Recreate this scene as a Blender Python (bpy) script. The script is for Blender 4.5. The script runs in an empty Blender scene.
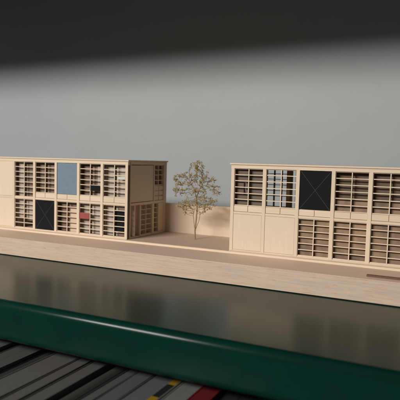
import bpy, bmesh, math, random
from mathutils import Vector, Matrix
random.seed(7)
U = 0.0465                      # one facade bay in metres
G = 3.7975                      # left edge of the right-hand house, in bays
D = 2.62                        # depth of the houses
H = 2.6525                      # height of the houses
C = bpy.context.scene.collection

# ------------------------------------------------------------------ camera
yaw, pit, rol, F = .44744, .07365, .0259, 534.753
fw = Vector((-math.sin(yaw)*math.cos(pit), math.cos(yaw)*math.cos(pit), -math.sin(pit)))
r0 = fw.cross(Vector((0, 0, 1))).normalized(); u0 = r0.cross(fw)
rr = math.cos(rol)*r0 + math.sin(rol)*u0
uu = -math.sin(rol)*r0 + math.cos(rol)*u0
cam = bpy.data.cameras.new('camera'); co = bpy.data.objects.new('camera', cam); C.objects.link(co)
cpos = Vector((9.88598, -14.92634, 2.70066))*U
M = Matrix((rr, uu, -fw)).transposed().to_4x4(); M.translation = cpos
co.matrix_world = M
cam.sensor_width = 36; cam.lens = 36*F/400
cam.clip_start = .02; cam.clip_end = 50
cam.dof.use_dof = True; cam.dof.focus_distance = 15.6*U; cam.dof.aperture_fstop = 9
bpy.context.scene.camera = co

# ------------------------------------------------------------------ light
W = bpy.data.worlds.new('World'); bpy.context.scene.world = W; W.use_nodes = True
bg = W.node_tree.nodes['Background']; bg.inputs[0].default_value = (1, .98, .97, 1); bg.inputs[1].default_value = .085
az, el, dist = math.radians(19), math.radians(24), 2.8
tgt = Vector((2.5, 0, 1))*U
dirv = Vector((-math.sin(az)*math.cos(el), -math.cos(az)*math.cos(el), math.sin(el)))
la = bpy.data.lights.new('room_lamp', 'AREA'); la.shape = 'RECTANGLE'; la.size = 1.25; la.size_y = .30; la.energy = 83; la.color = (1, .975, .93)
lo = bpy.data.objects.new('room_lamp', la); C.objects.link(lo)
lo.location = tgt + dirv*dist; lo.rotation_euler = (-dirv).to_track_quat('-Z', 'Y').to_euler()
vs = bpy.context.scene.view_settings
vs.view_transform = 'Standard'; vs.look = 'None'; vs.exposure = 0; vs.gamma = 1

# ------------------------------------------------------------------ materials
def mat(name, col, rough=.7, spec=.5, grain=None, gs=None, var=0, rvar=0, amt=.12, flecks=0, bump=0, metal=0, coat=0, noise=60):
    m = bpy.data.materials.new(name); m.use_nodes = True
    nt = m.node_tree; N = nt.nodes; L = nt.links; b = N['Principled BSDF']
    b.inputs['Roughness'].default_value = rough
    b.inputs['Specular IOR Level'].default_value = spec
    b.inputs['Metallic'].default_value = metal
    b.inputs['Coat Weight'].default_value = coat
    b.inputs['Coat Roughness'].default_value = .2
    tc = N.new('ShaderNodeTexCoord'); mp = N.new('ShaderNodeMapping'); L.new(tc.outputs['Object'], mp.inputs[0])
    oi = N.new('ShaderNodeObjectInfo'); ml = N.new('ShaderNodeMath'); ml.operation = 'MULTIPLY'; ml.inputs[1].default_value = 7
    L.new(oi.outputs['Random'], ml.inputs[0]); L.new(ml.outputs[0], mp.inputs['Location'])
    s = {'x': (25, 700, 700), 'z': (700, 700, 25), 'y': (700, 25, 700), None: (noise,)*3}[grain]
    if gs: s = gs
    mp.inputs['Scale'].default_value = s
    n = N.new('ShaderNodeTexNoise'); n.inputs['Scale'].default_value = 1; n.inputs['Detail'].default_value = 5; n.inputs['Roughness'].default_value = .65
    L.new(mp.outputs[0], n.inputs['Vector'])
    hv = N.new('ShaderNodeHueSaturation'); hv.inputs['Color'].default_value = (*col, 1)
    mr = N.new('ShaderNodeMapRange'); mr.inputs[1].default_value = .25; mr.inputs[2].default_value = .75
    mr.inputs[3].default_value = 1-amt; mr.inputs[4].default_value = 1+amt
    L.new(n.outputs[0], mr.inputs[0])
    vr = N.new('ShaderNodeMapRange'); vr.inputs[3].default_value = 1-var; vr.inputs[4].default_value = 1+var
    L.new(oi.outputs['Random'], vr.inputs[0]); pr = N.new('ShaderNodeMath'); pr.operation = 'MULTIPLY'
    L.new(mr.outputs[0], pr.inputs[0]); L.new(vr.outputs[0], pr.inputs[1]); L.new(pr.outputs[0], hv.inputs['Value'])
    if rvar:
        n3 = N.new('ShaderNodeTexNoise'); n3.inputs['Scale'].default_value = 35; n3.inputs['Detail'].default_value = 6
        L.new(tc.outputs['Object'], n3.inputs['Vector'])
        r3 = N.new('ShaderNodeMapRange'); r3.inputs[1].default_value = .3; r3.inputs[2].default_value = .7
        r3.inputs[3].default_value = rough-rvar; r3.inputs[4].default_value = rough+rvar
        L.new(n3.outputs[0], r3.inputs[0]); L.new(r3.outputs[0], b.inputs['Roughness'])
    out = hv.outputs[0]
    if flecks:
        mp2 = N.new('ShaderNodeMapping'); L.new(tc.outputs['Object'], mp2.inputs[0])
        mp2.inputs['Scale'].default_value = (60, 1000, 1000)
        n2 = N.new('ShaderNodeTexNoise'); n2.inputs['Scale'].default_value = 1; n2.inputs['Detail'].default_value = 2
        L.new(mp2.outputs[0], n2.inputs['Vector'])
        r2 = N.new('ShaderNodeMapRange'); r2.inputs[1].default_value = .60; r2.inputs[2].default_value = .72
        r2.inputs[3].default_value = 0; r2.inputs[4].default_value = flecks
        L.new(n2.outputs[0], r2.inputs[0])
        mx = N.new('ShaderNodeMix'); mx.data_type = 'RGBA'
        L.new(r2.outputs[0], mx.inputs[0]); L.new(out, mx.inputs[6]); mx.inputs[7].default_value = (.42, .26, .15, 1)
        out = mx.outputs[2]
    L.new(out, b.inputs['Base Color'])
    if bump:
        bp = N.new('ShaderNodeBump'); bp.inputs['Strength'].default_value = bump; bp.inputs['Distance'].default_value = .0003
        L.new(n.outputs[0], bp.inputs['Height']); L.new(bp.outputs[0], b.inputs['Normal'])
    return m
WC = (.69, .55, .405)
wood_x = mat('pale_wood_lengthwise', WC, grain='x', amt=.08, var=.045, bump=.15)
wood_z = mat('pale_wood_upright', WC, grain='z', amt=.08, var=.045, bump=.15)
wood_y = mat('pale_wood_depthwise', WC, grain='y', amt=.08, var=.045, bump=.15)
card = mat('wood_panel', (.69, .555, .41), grain='z', amt=.05, var=.03)
balsa = mat('balsa_board', (.54, .415, .315), grain='x', gs=(22, 480, 480), amt=.14, flecks=.7, bump=.3)
ground_m = mat('ground_card', (.68, .505, .375), grain='x', amt=.07)
court_m = mat('court_card', (.58, .43, .315), grain='x', amt=.07)
curtain_m = mat('curtain_card', (.42, .34, .275), grain='z', amt=.12)
side_shade_m = mat('painted_side_shade', (.13, .08, .05), amt=.2, noise=300)  # dark tone paints the shade on fin and post sides
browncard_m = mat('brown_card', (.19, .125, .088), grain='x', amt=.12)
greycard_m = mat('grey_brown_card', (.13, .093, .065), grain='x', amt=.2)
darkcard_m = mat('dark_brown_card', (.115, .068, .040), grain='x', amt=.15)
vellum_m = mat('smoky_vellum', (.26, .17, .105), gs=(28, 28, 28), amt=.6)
inner_m = mat('inner_wood', (.62, .47, .34), grain='x', amt=.10)
black_m = mat('black_card', (.010, .010, .011), rough=.8, spec=.12, amt=.1)
thread_m = mat('grey_thread', (.085, .085, .085), rough=.5)
blue_m = mat('blue_card', (.165, .218, .268), rough=.8, amt=.08, noise=250)
red_m = mat('red_card', (.30, .065, .058), rough=.8, amt=.08, noise=300)
white_m = mat('white_card', (.58, .57, .54), rough=.8, amt=.05)
brown_m = mat('brown_wood', (.14, .07, .032), grain='x', amt=.2)
bark_m = mat('twig_brown', (.30, .21, .11), amt=.2, noise=500)
leaf_m = mat('dry_moss', (.35, .275, .11), amt=.5, noise=300)
green_m = mat('green_enamel', (.001, .0215, .015), rough=.24, rvar=.012, spec=.22, amt=.12, noise=25, coat=0, bump=0)
wall_m = mat('grey_paint', (.365, .376, .385), rough=.6, amt=.05, noise=5)

# ------------------------------------------------------------------ mesh helpers
class MB:
    """boxes and prisms given in bay units, linked as one mesh object"""
    def __init__(s): s.bm = bmesh.new()
    def box(s, x0, x1, y0, y1, z0, z1, mi=0):
        v = [s.bm.verts.new((x, y, z)) for x in (x0, x1) for y in (y0, y1) for z in (z0, z1)]
        for q in ((0,1,3,2), (4,6,7,5), (0,4,5,1), (2,3,7,6), (0,2,6,4), (1,5,7,3)):
            f = s.bm.faces.new([v[i] for i in q]); f.material_index = mi
        return s
    def tube(s, pts, rad, n=6, caps=True):
        rings = []
        for i, p in enumerate(pts):
            p = Vector(p)
            d = (Vector(pts[min(i+1, len(pts)-1)])-Vector(pts[max(i-1, 0)])).normalized()
            a = d.orthogonal().normalized(); b = d.cross(a); r = rad[i] if hasattr(rad, '__len__') else rad
            rings.append([s.bm.verts.new(p + r*(math.cos(t)*a+math.sin(t)*b)) for t in [2*math.pi*k/n for k in range(n)]])
        for A, B in zip(rings, rings[1:]):
            for k in range(n): s.bm.faces.new((A[k], A[(k+1) % n], B[(k+1) % n], B[k]))
        if caps: s.bm.faces.new(rings[0][::-1]); s.bm.faces.new(rings[-1])
        return s
    def prism(s, prof, x0, x1):
        """profile in (y,z) extruded along x"""
        A = [s.bm.verts.new((x0, y, z)) for y, z in prof]; B = [s.bm.verts.new((x1, y, z)) for y, z in prof]; n = len(prof)
        for k in range(n): s.bm.faces.new((A[k], A[(k+1) % n], B[(k+1) % n], B[k]))
        s.bm.faces.new(A[::-1]); s.bm.faces.new(B); return s
    def build(s, name, m, parent=None, origin=(0, 0, 0), label=None, bevel=0, smooth=False):
        bmesh.ops.recalc_face_normals(s.bm, faces=s.bm.faces)
        if bevel: bmesh.ops.bevel(s.bm, geom=s.bm.edges[:], offset=bevel, segments=2, affect='EDGES', profile=.5)
        o3 = Vector(origin)
        for v in s.bm.verts: v.co = (v.co-o3)*U
        me = bpy.data.meshes.new(name); s.bm.to_mesh(me); s.bm.free()
        for mm in (m if isinstance(m, (list, tuple)) else [m]): me.materials.append(mm)
        if smooth:
            for p in me.polygons: p.use_smooth = True
        o = bpy.data.objects.new(name, me); C.objects.link(o)
        if parent: o.parent = parent
        else: o.location = o3*U
        if label: o['label'] = label
        return o
def tag(o, label=None, cat=None, group=None, kind=None):
    for k, v in (('label', label), ('category', cat), ('group', group), ('kind', kind)):
        if v: o[k] = v
    return o
def empty(name, origin, label, cat, group=None):
    o = bpy.data.objects.new(name, None); C.objects.link(o); o.location = Vector(origin)*U
    o.empty_display_size = .01
    return tag(o, label, cat, group)

# ------------------------------------------------------------------ the wall and the shelf unit
w = MB().box(-24, 28, 7.6, 8.1, -10, 24).build('wall', wall_m, origin=(0, 7.6, 0)); tag(w, kind='structure')
def shelf(z_top, z_bot, label, x0=-18, x1=22, yf=-5.93):
    r = .17; prof = []
    def arc(cy, cz, a0, a1):
        for k in range(9):
            a = math.radians(a0+(a1-a0)*k/8); prof.append((cy+r*math.cos(a), cz+r*math.sin(a)))
    arc(yf+r, z_top-r, 90, 180); arc(yf+r, z_bot+r, 180, 270)
    prof += [(yf+.75, z_bot), (yf+.75, z_bot+.1), (yf+.12, z_bot+.1), (yf+.19, z_bot+.2), (yf+.19, z_top-.2), (yf+.3, z_top-.14), (7.54, z_top-.14), (7.54, z_top)]
    t = MB().prism(prof, x0, x1)
    o = t.build('shelf', green_m, origin=(2, yf, z_bot))
    for p in o.data.polygons: p.use_smooth = 1e-5 < p.area/(abs(x1-x0)*U) < .05*U
    return tag(o, label, 'shelf')
s1 = shelf(-.655, -1.62, 'dark green glossy metal shelf with rounded front edge carrying the wooden house model')
s2 = shelf(11.9, 10.97, 'dark green upper shelf high above the wooden model, shading the wall')
s3 = shelf(-9.0, -9.9, 'dark green lower shelf on which the books stand')

# ------------------------------------------------------------------ base of the model
base = empty('balsa_base_board', (2, 0, -.655), 'long pale balsa base board with grained front edge lying on the green shelf', 'model base')
bo = (2, 0, -.655)
MB().box(-7.6, 10.6, -1.6, 3.6, -.630, -.075).build('board', balsa, base, bo)
MB().box(-7.5, 10.5, -1.52, 3.5, -.6545, -.6305).build('underlay', inner_m, base, bo)
MB().box(-7.6, 10.6, -1.597, 3.6, -.0745, -.066).build('ground_sheet', ground_m, base, bo)
MB().box(-7.4, 10.4, -.13, 2.9, -.0655, -.005).build('plinth', wood_x, base, bo)
MB().box(.06, G-.06, -.09, 2.6, -.0045, .0).build('courtyard_floor', court_m, base, bo)

strip = MB().box(7.98, 9.5, -1.30, -1.18, -.0655, -.02).build('wood_strip', brown_m, origin=(8.7, -1.24, -.0655), bevel=.006)
tag(strip, 'thin dark brown wooden strip lying on the base in front of the right-hand house', 'wood strip')

# ------------------------------------------------------------------ house kit
PW = .051        # half width of a post
ZB, ZL, ZM0, ZM1, ZS, ZT = .05, 1.13, 1.13, 1.20, 1.386, 2.50
def lattice(p, org, u0, u1, z0, z1, rows, face, mull=True, skip_bottom=False, name='window', t=.0115):
    m = MB()
    def B(a0, a1, d0, d1, c0, c1, mi=0):
        if face == 'front': m.box(a0, a1, d0, d1, c0, c1, mi)
        elif face == 'back': m.box(a0, a1, D-d1, D-d0, c0, c1, mi)
        else: m.box(.05-d1, .05-d0, a0, a1, c0, c1, 0)
    h = (z1-z0)/rows; um = (u0+u1)/2
    jj = [random.uniform(-.006, .006) for _ in range(rows+1)]
    for k in range(rows+1):
        z = z0+k*h + (jj[k] if 0 < k < rows else 0)
        if k == rows: z -= t
        if k == 0: z += t
        B(u0, u1, .035+random.uniform(0, .006), .075, z-t, z+t)
    B(u0, u0+.012, .030, .05, z0, z1); B(u1-.012, u1, .030, .05, z0, z1)
    B(u0, u0+.011, .05, .14, z0, z1, 1); B(u1-.011, u1, .05, .14, z0, z1, 1)  # dark rear parts paint the shaded sides of the fins
    if mull:
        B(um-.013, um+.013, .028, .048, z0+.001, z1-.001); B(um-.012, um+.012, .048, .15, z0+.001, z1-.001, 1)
    return m.build(name, [wood_x, side_shade_m], p, org)
def brace_panel(p, org, x0, x1, z0, z1):
    b = MB().box(x0+.01, x1-.01, .03, .06, z0+.01, z1-.01).build('panel', black_m, p, org, 'matt black panel with thin crossed bracing threads')
    m = MB()
    m.tube([(x0+.03, .024, z0+.03), (x1-.03, .024, z1-.03)], .0045, 5)
    m.tube([(x0+.03, .022, z1-.03), (x1-.03, .022, z0+.03)], .0045, 5)
    m.build('bracing', thread_m, b, org)
    return b
def solid(p, org, x0, x1, z0, z1, m=None, y=.03, label=None, th=.03):
    return MB().box(x0+.006, x1-.006, y, y+th, z0+.006, z1-.006).build('panel', m or card, p, org, label)
def spandrel(p, org, x0, x1):
    xm = (x0+x1)/2; m = MB()
    m.box(x0+.006, xm-.008, .025, .055, ZM1+.010, ZS-.008)
    m.box(xm+.008, x1-.006, .025, .055, ZM1+.010, ZS-.008)
    m.box(x0, x1, .056, .07, ZM1, ZS)
    return m.build('spandrel', wood_x, p, org)
def curtain(p, org, x0, x1, z0, z1, y=.30, m=None):
    return MB().box(x0, x1, y, y+.025, z0, z1).build('curtain', m or curtain_m, p, org)
def shell(p, org, x0, x1, bays):
    """roof, beams, floors and posts common to both houses; x0/x1 outer faces"""
    MB().box(x0-.035, x1+.035, -.035, D+.035, 2.612, H).build('roof', wood_x, p, org)
    MB().box(x0-.012, x1+.012, -.012, D+.012, 2.592, 2.611).build('roof_underlay', inner_m, p, org)
    MB().box(x0, x1, 0, .13, ZT, 2.591).build('fascia', wood_x, p, org)
    MB().box(x0, x1, D-.13, D, ZT, 2.591).build('fascia', wood_x, p, org)
    MB().box(x0+.14, x1-.14, .14, D-.14, 1.12, 1.185).build('upper_floor', inner_m, p, org)
    MB().box(x0, x1, -.02, D, -.004, .012).build('ground_floor', inner_m, p, org)
    for b in bays:
        MB().box(b-PW, b+PW, 0, .14, .013, ZT-.0005).build('post', wood_z, p, org, bevel=.004)
        MB().box(b-PW, b+PW, D-.14, D, .013, ZT-.0005).build('post', wood_z, p, org)
    for a, b in zip(bays, bays[1:]):
        MB().box(a+PW+.0005, b-PW-.0005, .012, .13, ZM0, ZM1-.001).build('belt_beam', wood_x, p, org)
        MB().box(a+PW+.0005, b-PW-.0005, .008, .12, .013, ZB).build('sill', wood_x, p, org)
        MB().box(a+PW+.0005, b-PW-.0005, D-.13, D-.012, ZM0, ZM1-.001).build('belt_beam', wood_x, p, org)

# ------------------------------------------------------------------ left house
A = (-3.5, D/2, -.004)
LH = empty('model_house', A, 'left-hand wooden model house with blue, black and red panels in its front', 'model house', 'pale wooden model houses on the base board')
bays = list(range(-7, 1))
shell(LH, A, -7.055, .055, bays)
for b in (-7, -6):
    for z0, z1 in ((ZB, ZM0), (ZM1, ZT)): solid(LH, A, b+PW, b+1-PW, z0, z1, y=.012)
e = PW
def up(b, rows=6): 
    w = lattice(LH, A, b+e, b+1-e, ZS, ZT, 6, 'front'); spandrel(LH, A, b+e, b+1-e); return w
def low(P, O, b): return lattice(P, O, b+e, b+1-e, ZB, ZM0, 6, 'front')
# bay 1
lattice(LH, A, -5+e, -4-e, ZM1, ZT, 7, 'front'); low(LH, A, -5)
curtain(LH, A, -4.98, -4.585, ZM1, 2.45, .22); curtain(LH, A, -4.58, -4.05, ZM1, 2.45, .225, browncard_m)
curtain(LH, A, -4.98, -4.52, .40, 1.1, .22); curtain(LH, A, -4.515, -4.05, .30, 1.1, .225)
# bay 2
up(-4); brace_panel(LH, A, -4+e, -3-e, ZB, ZM0)
# bay 3
solid(LH, A, -3+e-.008, -2-e+.008, ZS, ZT, blue_m, label='plain slate blue panel'); spandrel(LH, A, -3+e, -2-e)
low(LH, A, -3)
w = MB().box(-2.47, -2.07, .16, .18, .06, .95).build('door', inner_m, LH, A, 'small door leaf behind the lattice')
curtain(LH, A, -3.2, -2.05, .06, 1.11, .25, browncard_m)
# bay 4
w = up(-2)
MB().box(-1.485, -1.08, .012, .034, ZS+(ZT-ZS)/6, ZS+(ZT-ZS)*2/6).build('panel', black_m, w, A, 'small black panel in one pane')
curtain(LH, A, -1.34, -1.08, 1.2, 2.42, .24); curtain(LH, A, -2.2, -1.345, 1.2, 2.45, .25, browncard_m); curtain(LH, A, -4.04, -2.98, 1.2, 2.45, .24, browncard_m)  # brown sheets paint the shade of the upper rooms behind the panes
w = low(LH, A, -2)
MB().box(-1.94, -1.515, .010, .034, ZB+(ZM0-ZB)*3/6-.01, ZB+(ZM0-ZB)*4/6+.01).build('panel', red_m, w, A, 'small red panel in one pane')
curtain(LH, A, -2.02, -.95, .06, 1.08, .24)
# bay 5
w = up(-1)
MB().box(-.40, -.08, .04, .06, ZS+(ZT-ZS)*.55, ZS+(ZT-ZS)*.63).build('panel', white_m, w, A, 'thin white slip in one pane')
curtain(LH, A, -1.04, -.06, 1.2, 2.44, .25)
w = low(LH, A, -1)
MB().box(-.49, -.085, .14, .155, ZB+(ZM0-ZB)/6, ZB+(ZM0-ZB)*5/6).build('panel', black_m, w, A, 'black backing behind the lower right panes')
curtain(LH, A, -.94, -.42, .06, 1.08, .24)
# side facing the courtyard
def sidebox(y0, y1, z0, z1, x=.05, th=.04, m=None, name='panel', label=None):
    return MB().box(x-th, x, y0, y1, z0, z1).build(name, m or card, LH, A, label)
MB().box(.03, .056, .16, D-.14, ZT+.002, 2.590).build('side_fascia', wood_y, LH, A)
sidebox(.22, 1.68, ZM1+.02, ZT-.02, x=.035, m=card)
for y0, y1 in ((.145, .2), (1.70, 1.76), (D-.2, D-.145)):
    MB().box(-.04, .053, y0, y1, .013, ZT).build('side_post', wood_z, LH, A)
MB().box(-.04, .047, .201, D-.201, ZM0-.01, ZM1).build('side_belt', wood_y, LH, A)
MB().box(-.04, .045, .201, D-.201, .013, ZB).build('side_sill', wood_y, LH, A)
lattice(LH, A, 1.765, D-.205, ZM1+.56, ZT, 4, 'side')
m = MB()
for k in range(3):
    for a, b in ((1.78, 2.07), (2.11, D-.215)): m.box(-.01, .025, a, b, ZM1+.015+k*.186, ZM1+.16+k*.186)
m.box(-.03, -.011, 1.765, D-.205, ZM1, ZM1+.556)
m.build('side_spandrel', wood_y, LH, A)
for y0, y1 in ((.44, .5), (.80, .86), (1.62, 1.695)):
    MB().box(-.04, .049, y0, y1, .051, ZM0-.011).build('mullion_post', wood_z, LH, A)
lattice(LH, A, .865, 1.615, ZB, ZM0-.01, 6, 'side'); lattice(LH, A, 1.765, 2.06, ZB, ZM0-.01, 6, 'side', mull=False)
solid_side = sidebox(2.07, D-.205, ZB+.01, ZM0-.02, x=.04, m=card)
MB().box(.0515, .0575, .012, .14, .02, ZT-.02).build('painted_shade_strip', side_shade_m, LH, A, 'dark strip painting the shade on the side of the corner post')  # sliver paints shade onto the corner post's courtyard side
MB().box(-.32, -.30, .3, D-.15, .02, 1.1).build('partition', inner_m, LH, A)  # panel added to stop light passing behind the side lattice
curtain(LH, A, -.415, -.06, .06, 1.1, .19, browncard_m)  # brown backing added to keep front light out of the side bay
# interior and rear
MB().box(-5.02, -4.98, .15, D-.15, .013, 1.119).build('partition', inner_m, LH, A)
MB().box(-3.0, -2.97, .5, D-.15, 1.186, ZT).build('partition', inner_m, LH, A)
MB().box(-1.9, -1.87, .8, D-.15, 1.186, ZT).build('partition', inner_m, LH, A)
MB().box(-2.05, -2.02, .5, D-.15, .013, 1.119).build('partition', inner_m, LH, A)
MB().box(-7.055, -7.02, .145, D-.145, .013, ZT).build('end_wall', card, LH, A)
for b in range(-7, 0):
    MB().box(b+e+.001, b+1-e-.001, D-.06, D-.03, .013, ZM0-.001).build('rear_panel', inner_m, LH, A)
    MB().box(b+e+.001, b+1-e-.001, D-.06, D-.03, ZM1, ZT-.001).build('rear_panel', inner_m, LH, A)

# ------------------------------------------------------------------ right house
g = G+.0
B0 = (G+3, D/2, -.004)
RH = empty('model_house', B0, 'right-hand wooden model house with one black panel above and two plain panels below', 'model house', 'pale wooden model houses on the base board')
rb = [g+k for k in range(7)]
shell(RH, B0, g-.055, g+6.055, rb)
for k in range(6):
    x0, x1 = g+k+e, g+k+1-e
    if k == 2: brace_panel(RH, B0, x0, x1, ZS, ZT)
    else: lattice(RH, B0, x0, x1, ZS, ZT, 6, 'front')
    spandrel(RH, B0, x0, x1)
    if k < 2: solid(RH, B0, x0, x1, ZB, ZM0, y=.010)
    else: lattice(RH, B0, x0, x1, ZB, ZM0, 6, 'front')
    # rear wall
    MB().box(x0+.001, x1-.001, D-.06, D-.03, .013, ZM0-.001).build('rear_panel', inner_m, RH, B0)
    if k in (0,):
        lattice(RH, B0, x0, x1, ZM1, ZT, 7, 'back')
    elif k == 1:
        MB().box(x0+.001, x0+.075, D-.06, D-.03, ZM1, ZT-.001).build('rear_panel', inner_m, RH, B0)
        MB().box(x0+.17, x1-.001, D-.06, D-.03, ZM1, ZT-.001).build('rear_panel', inner_m, RH, B0)
    else:
        MB().box(x0+.001, x1-.001, D-.06, D-.03, ZM1, ZT-.001).build('rear_panel', inner_m, RH, B0)
MB().box(g-.055, g-.02, .145, 1.16, .013, ZT).box(g-.055, g-.02, 1.30, D-.145, .013, ZT).box(g-.055, g-.02, 1.16, 1.30, .013, 1.74).box(g-.055, g-.02, 1.16, 1.30, 2.08, ZT).build('end_wall', card, RH, B0)
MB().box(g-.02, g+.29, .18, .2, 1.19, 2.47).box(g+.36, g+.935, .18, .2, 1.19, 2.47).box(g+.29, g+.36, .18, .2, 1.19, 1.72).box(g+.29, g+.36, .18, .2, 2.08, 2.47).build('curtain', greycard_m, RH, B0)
for k in (2, 3, 4, 5): curtain(RH, B0, g+k-.06, g+k+.94, .06, 1.115, .15+.02*(k % 2), vellum_m)
for k in (3, 4, 5):
    curtain(RH, B0, g+k-.06, g+k+.94, 1.19, 2.48, .23+.03*(k % 2), darkcard_m)  # dark sheet paints the shade of the deep upper room
    curtain(RH, B0, g+k-.04, g+k+.93, 1.19, 1.74, .155+.02*(k % 2), vellum_m)  # paler low sheet paints the lit lower part of the room
MB().box(g+6.02, g+6.055, .145, D-.145, .013, ZT).build('end_wall', card, RH, B0)
MB().box(g+3.96, g+3.99, 1.0, D-.15, .013, 1.119).build('partition', inner_m, RH, B0)
MB().box(g+2.0, g+2.03, .2, D-.15, .013, 1.119).build('partition', inner_m, RH, B0)
MB().box(g+1.75, g+1.78, 1.4, D-.15, 1.186, ZT).build('partition', inner_m, RH, B0)

# ------------------------------------------------------------------ garden wall
gw = MB().box(.06, G-.06, D-.02, D+.05, .0005, 1.08).build('garden_wall', mat('garden_wall_board', (.66, .51, .37), grain='x', amt=.06), origin=(1.9, D, .0005))
tag(gw, 'low plain wooden garden wall closing the court between the two model houses', 'wall')

# ------------------------------------------------------------------ tree (branches grown towards scattered leaf points)
TX, TY = 1.87, 1.44
tree = empty('tree', (TX, TY, 0), 'small bare-looking model tree with brownish green flecks of foliage, standing in the court', 'tree')
lobes = [((1.85, TY, 2.50), (.30, .26, .20), 34), ((1.95, TY, 2.18), (.50, .42, .26), 70), ((1.55, TY, 2.05), (.38, .34, .28), 40),
         ((1.12, TY, 1.85), (.24, .26, .42), 55), ((1.35, TY+.1, 1.62), (.28, .3, .2), 16), ((2.3, TY, 1.95), (.40, .35, .26), 48),
         ((2.6, TY, 1.70), (.26, .28, .26), 22), ((2.05, TY, 1.24), (.62, .42, .27), 105), ((1.5, TY-.05, 1.15), (.32, .28, .18), 38), ((1.95, TY, 1.55), (.5, .4, .3), 50), ((1.5, TY, .98), (.25, .25, .16), 12), ((2.25, TY, 1.0), (.22, .25, .14), 10), ((2.45,TY,1.3),(.25,.25,.2),12)]
rng = random.Random(11)
pts = []
for c, r, n in lobes:
    for _ in range(n):
        while True:
            q = Vector([rng.uniform(-1, 1) for _ in range(3)])
            if q.length <= 1: break
        pts.append(Vector([c[i]+q[i]*r[i] for i in range(3)]))
nodes = []; par = []
def add(p, k): nodes.append(Vector(p)); par.append(k); return len(nodes)-1
last = add((TX, TY, -.002), -1)
def stem(st, path):
    k = st
    for p in path:
        a = nodes[k].copy(); d = Vector(p)-a; n = max(1, int(d.length/.06))
        for j in range(1, n+1):
            k = add(a + d*j/n + Vector([rng.uniform(-.003, .003) for _ in range(3)]), k)
    return k
f = stem(last, [(TX+.01, TY, .18), (TX+.0, TY, .28)])
a1 = stem(f, [(TX-.06, TY+.03, .55), (TX-.10, TY+.05, .80), (TX-.07, TY+.05, 1.02)])
b1 = stem(f, [(TX+.05, TY-.02, .75), (TX+.06, TY, 1.1), (TX+.02, TY, 1.42)])
c1 = stem(f, [(TX+.09, TY+.08, .60), (TX+.13, TY+.1, .86)])
d1 = stem(b1, [(TX-.10, TY+.05, 1.68), (TX-.22, TY, 1.95)])
d2 = stem(b1, [(TX+.12, TY-.05, 1.65), (TX+.26, TY, 1.95)])
alive = list(pts); step = .055
for it in range(60):
    if not alive: break
    acc = {}
    rest = []
    for p in alive:
        best, bd = None, 9
        for k, q in enumerate(nodes):
            if q.z < .58: continue
            dd = (p-q).length
            if dd < bd: bd, best = dd, k
        if bd > .06:
            rest.append(p); acc.setdefault(best, Vector()); acc[best] += (p-nodes[best]).normalized()
    alive = rest
    for k, v in acc.items():
        if v.length > .05:
            add(nodes[k]+(v.normalized()+Vector([rng.uniform(-.25, .25) for _ in range(3)])).normalized()*step, k)
cnt = [0]*len(nodes)
for k in range(len(nodes)-1, 0, -1):
    cnt[k] += 1; cnt[par[k]] += cnt[k]
rad = [.0045+.0008*c**.5 for c in cnt]
tm = MB()
for k in range(1, len(nodes)):
    tm.tube([nodes[par[k]], nodes[k]], [min(rad[par[k]], rad[k]*1.15), rad[k]], 6, False)
tm.build('trunk', bark_m, tree, (TX, TY, 0), smooth=True)
lm = MB()
for k, q in enumerate(nodes):
    if cnt[k] <= 7 and q.z > .8:
        for _ in range(4 if cnt[k] < 3 else 3):
            c = q+Vector([rng.gauss(0, .03) for _ in range(3)])
            s_ = rng.uniform(.010, .034)
            R = Matrix.Rotation(rng.uniform(0, 6.28), 3, 'X') @ Matrix.Rotation(rng.uniform(0, 6.28), 3, 'Y')
            vv = [lm.bm.verts.new(c + R @ Vector(t)*s_) for t in ((1, 0, 0), (0, .8, .1), (-1, 0, .2), (0, -.7, 0), (.1, .1, .6), (0, 0, -.5))]
            for i, j in ((0, 1), (1, 2), (2, 3), (3, 0)):
                lm.bm.faces.new((vv[i], vv[j], vv[4])); lm.bm.faces.new((vv[j], vv[i], vv[5]))
lm.build('crown', leaf_m, tree, (TX, TY, 0))

# ------------------------------------------------------------------ books under the shelf
def pm(name, col, **k): return mat(name, tuple(c*1.1 for c in col), rough=.6, amt=.16, var=.1, gs=(900, 14, 60), **k)
pages = {}
def page_mat(c):
    if c not in pages: pages[c] = pm('pages', c)
    return pages[c]
def book(x0, x1, z, ccol, pcol, label, yf=-7.9, yb=-2.2, tilt=0, name='book', cat='book', cw=.022, pm_=None):
    x0, x1, z = .775+.9216*x0, .775+.9216*x1, z+.38
    org = ((x0+x1)/2, (yf+yb)/2, -8.998)
    r = empty(name, org, label, cat, 'books standing under the green shelf')
    cm = pm('cover', ccol)
    m = MB()
    m.box(x0, x0+cw, yf, yb, -8.998, z).box(x1-cw, x1, yf, yb, -8.998, z).box(x0+cw, x1-cw, yf, yf+cw, -8.998, z)
    m.build('cover', cm, r, org)
    zz = z-.006
    k = MB(); n = max(1, int((x1-x0)/.3)); a, b = x0+cw+.002, x1-cw-.002; xs = [a+(b-a)*i/n for i in range(n+1)]
    for i in range(n):
        k.box(xs[i]+.003, xs[i+1]-.003, yf+cw+.01, yb-.03, -8.95, zz-rng.uniform(0, .012))
    k.build('pages', pm_ or page_mat(pcol), r, org)
    if not tilt: r.rotation_euler = (0, 0, math.radians(rng.uniform(-.55, .55)))
    if tilt: r.rotation_euler = (0, math.radians(tilt), 0)
    return r
gy = (.07, .067, .064)
book(-3.2, -2.5, -2.5, (.03, .03, .03), gy, 'thick grey book leftmost under the shelf')
book(-2.42, -1.6, -2.42, (.05, .05, .05), (.06, .06, .06), 'wide dark grey book second from the left')
book(-1.54, -.80, -2.36, (.05, .05, .05), (.08, .08, .077), 'grey book left of the black gap between the books')
book(-.74, .04, -2.46, (.07, .07, .07), gy, 'grey book whose dark cover borders the black gap')
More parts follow.
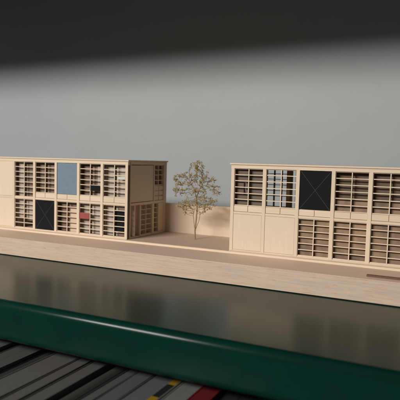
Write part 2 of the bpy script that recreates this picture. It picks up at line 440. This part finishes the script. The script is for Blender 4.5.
book(.09, .64, -2.55, (.02, .02, .02), (.026, .026, .025), 'low black book in the dark gap')
book(.68, 1.42, -2.38, (.10, .09, .085), (.08, .076, .073), 'widest pale grey book at the lower left corner of the photo')
book(1.45, 1.82, -2.38, (.05, .05, .045), (.085, .08, .075), 'narrow grey book right of the widest one')
book(1.85, 2.28, -2.40, (.05, .05, .05), (.08, .076, .073), 'grey book left of the black rounded folder')
# soft folder with a rounded top
org = (3.17, -5, -8.998)
fo = empty('folder', org, 'black soft folder with rounded top between two grey books', 'folder', 'books standing under the green shelf')
prof = [(2.95, -8.998), (3.39, -8.998)] + [(3.17+.22*math.cos(a), -2.28+.24*math.sin(a)) for a in [math.pi*k/10 for k in range(11)]]
fm = MB(); Af = [fm.bm.verts.new((x, -7.8, z)) for x, z in prof]; Bf = [fm.bm.verts.new((x, -2.2, z)) for x, z in prof]
for k in range(len(prof)): fm.bm.faces.new((Af[k], Af[(k+1) % len(prof)], Bf[(k+1) % len(prof)], Bf[k]))
fm.bm.faces.new(Af[::-1]); fm.bm.faces.new(Bf)
fm.build('sleeve', pm('folder_black', (.035, .034, .031)), fo, org)
MB().box(3.36, 3.405, -7.75, -2.3, -8.9, -2.10).build('flap', pm('folder_edge', (.05, .047, .043)), fo, org)
book(2.88, 3.17, -2.42, (.03, .03, .03), (.07, .07, .068), 'slim grey book right of the black folder')
book(3.20, 3.62, -2.40, (.05, .05, .05), (.08, .08, .08), 'grey book two places left of the yellow and black magazine')
book(3.645, 4.20, -2.40, (.06, .06, .06), (.085, .085, .085), 'grey book directly left of the yellow and black magazine')
# striped magazine
sm = bpy.data.materials.new('yellow_black_stripes'); sm.use_nodes = True
nt = sm.node_tree; tc = nt.nodes.new('ShaderNodeTexCoord'); sp = nt.nodes.new('ShaderNodeSeparateXYZ'); cr = nt.nodes.new('ShaderNodeValToRGB')
mrn = nt.nodes.new('ShaderNodeMapRange'); mrn.inputs[1].default_value = -.055; mrn.inputs[2].default_value = .045
nt.links.new(tc.outputs['Object'], sp.inputs[0]); nt.links.new(sp.outputs[1], mrn.inputs[0]); nt.links.new(mrn.outputs[0], cr.inputs[0])
nt.links.new(cr.outputs[0], nt.nodes['Principled BSDF'].inputs['Base Color'])
cr.color_ramp.interpolation = 'CONSTANT'
els = cr.color_ramp.elements; els[0].position = 0; els[0].color = (.26, .15, .008, 1)
def gp(y): return ((y-(-5.2))*U+.055)/.1
els[1].position = gp(-6.0); els[1].color = (.012, .012, .012, 1)
for y, c in ((-5.35, (.26, .15, .008, 1)), (-4.75, (.012, .012, .012, 1))):
    q = els.new(gp(y)); q.color = c
org = (4.75, -5.2, -8.998)
mg = empty('magazine', org, 'yellow and black striped magazine between a grey book and a white one', 'magazine', 'books standing under the green shelf')
MB().box(4.65, 4.83, -7.8, -2.2, -8.998, -1.99).build('pages', sm, mg, org)
MB().box(4.835, 4.87, -7.85, -2.2, -8.998, -1.97).build('cover', pm('grey_cover', (.09, .085, .07)), mg, org)
book(4.47, 4.95, -2.36, (.13, .13, .12), (.12, .12, .11), 'white book beside the red one')
book(4.98, 5.42, -2.34, (.12, .006, .008), (.10, .005, .007), 'dark red book at the right end of the visible row')
book(5.46, 6.2, -2.45, (.012, .012, .012), (.015, .014, .014), 'black book right of the red one')
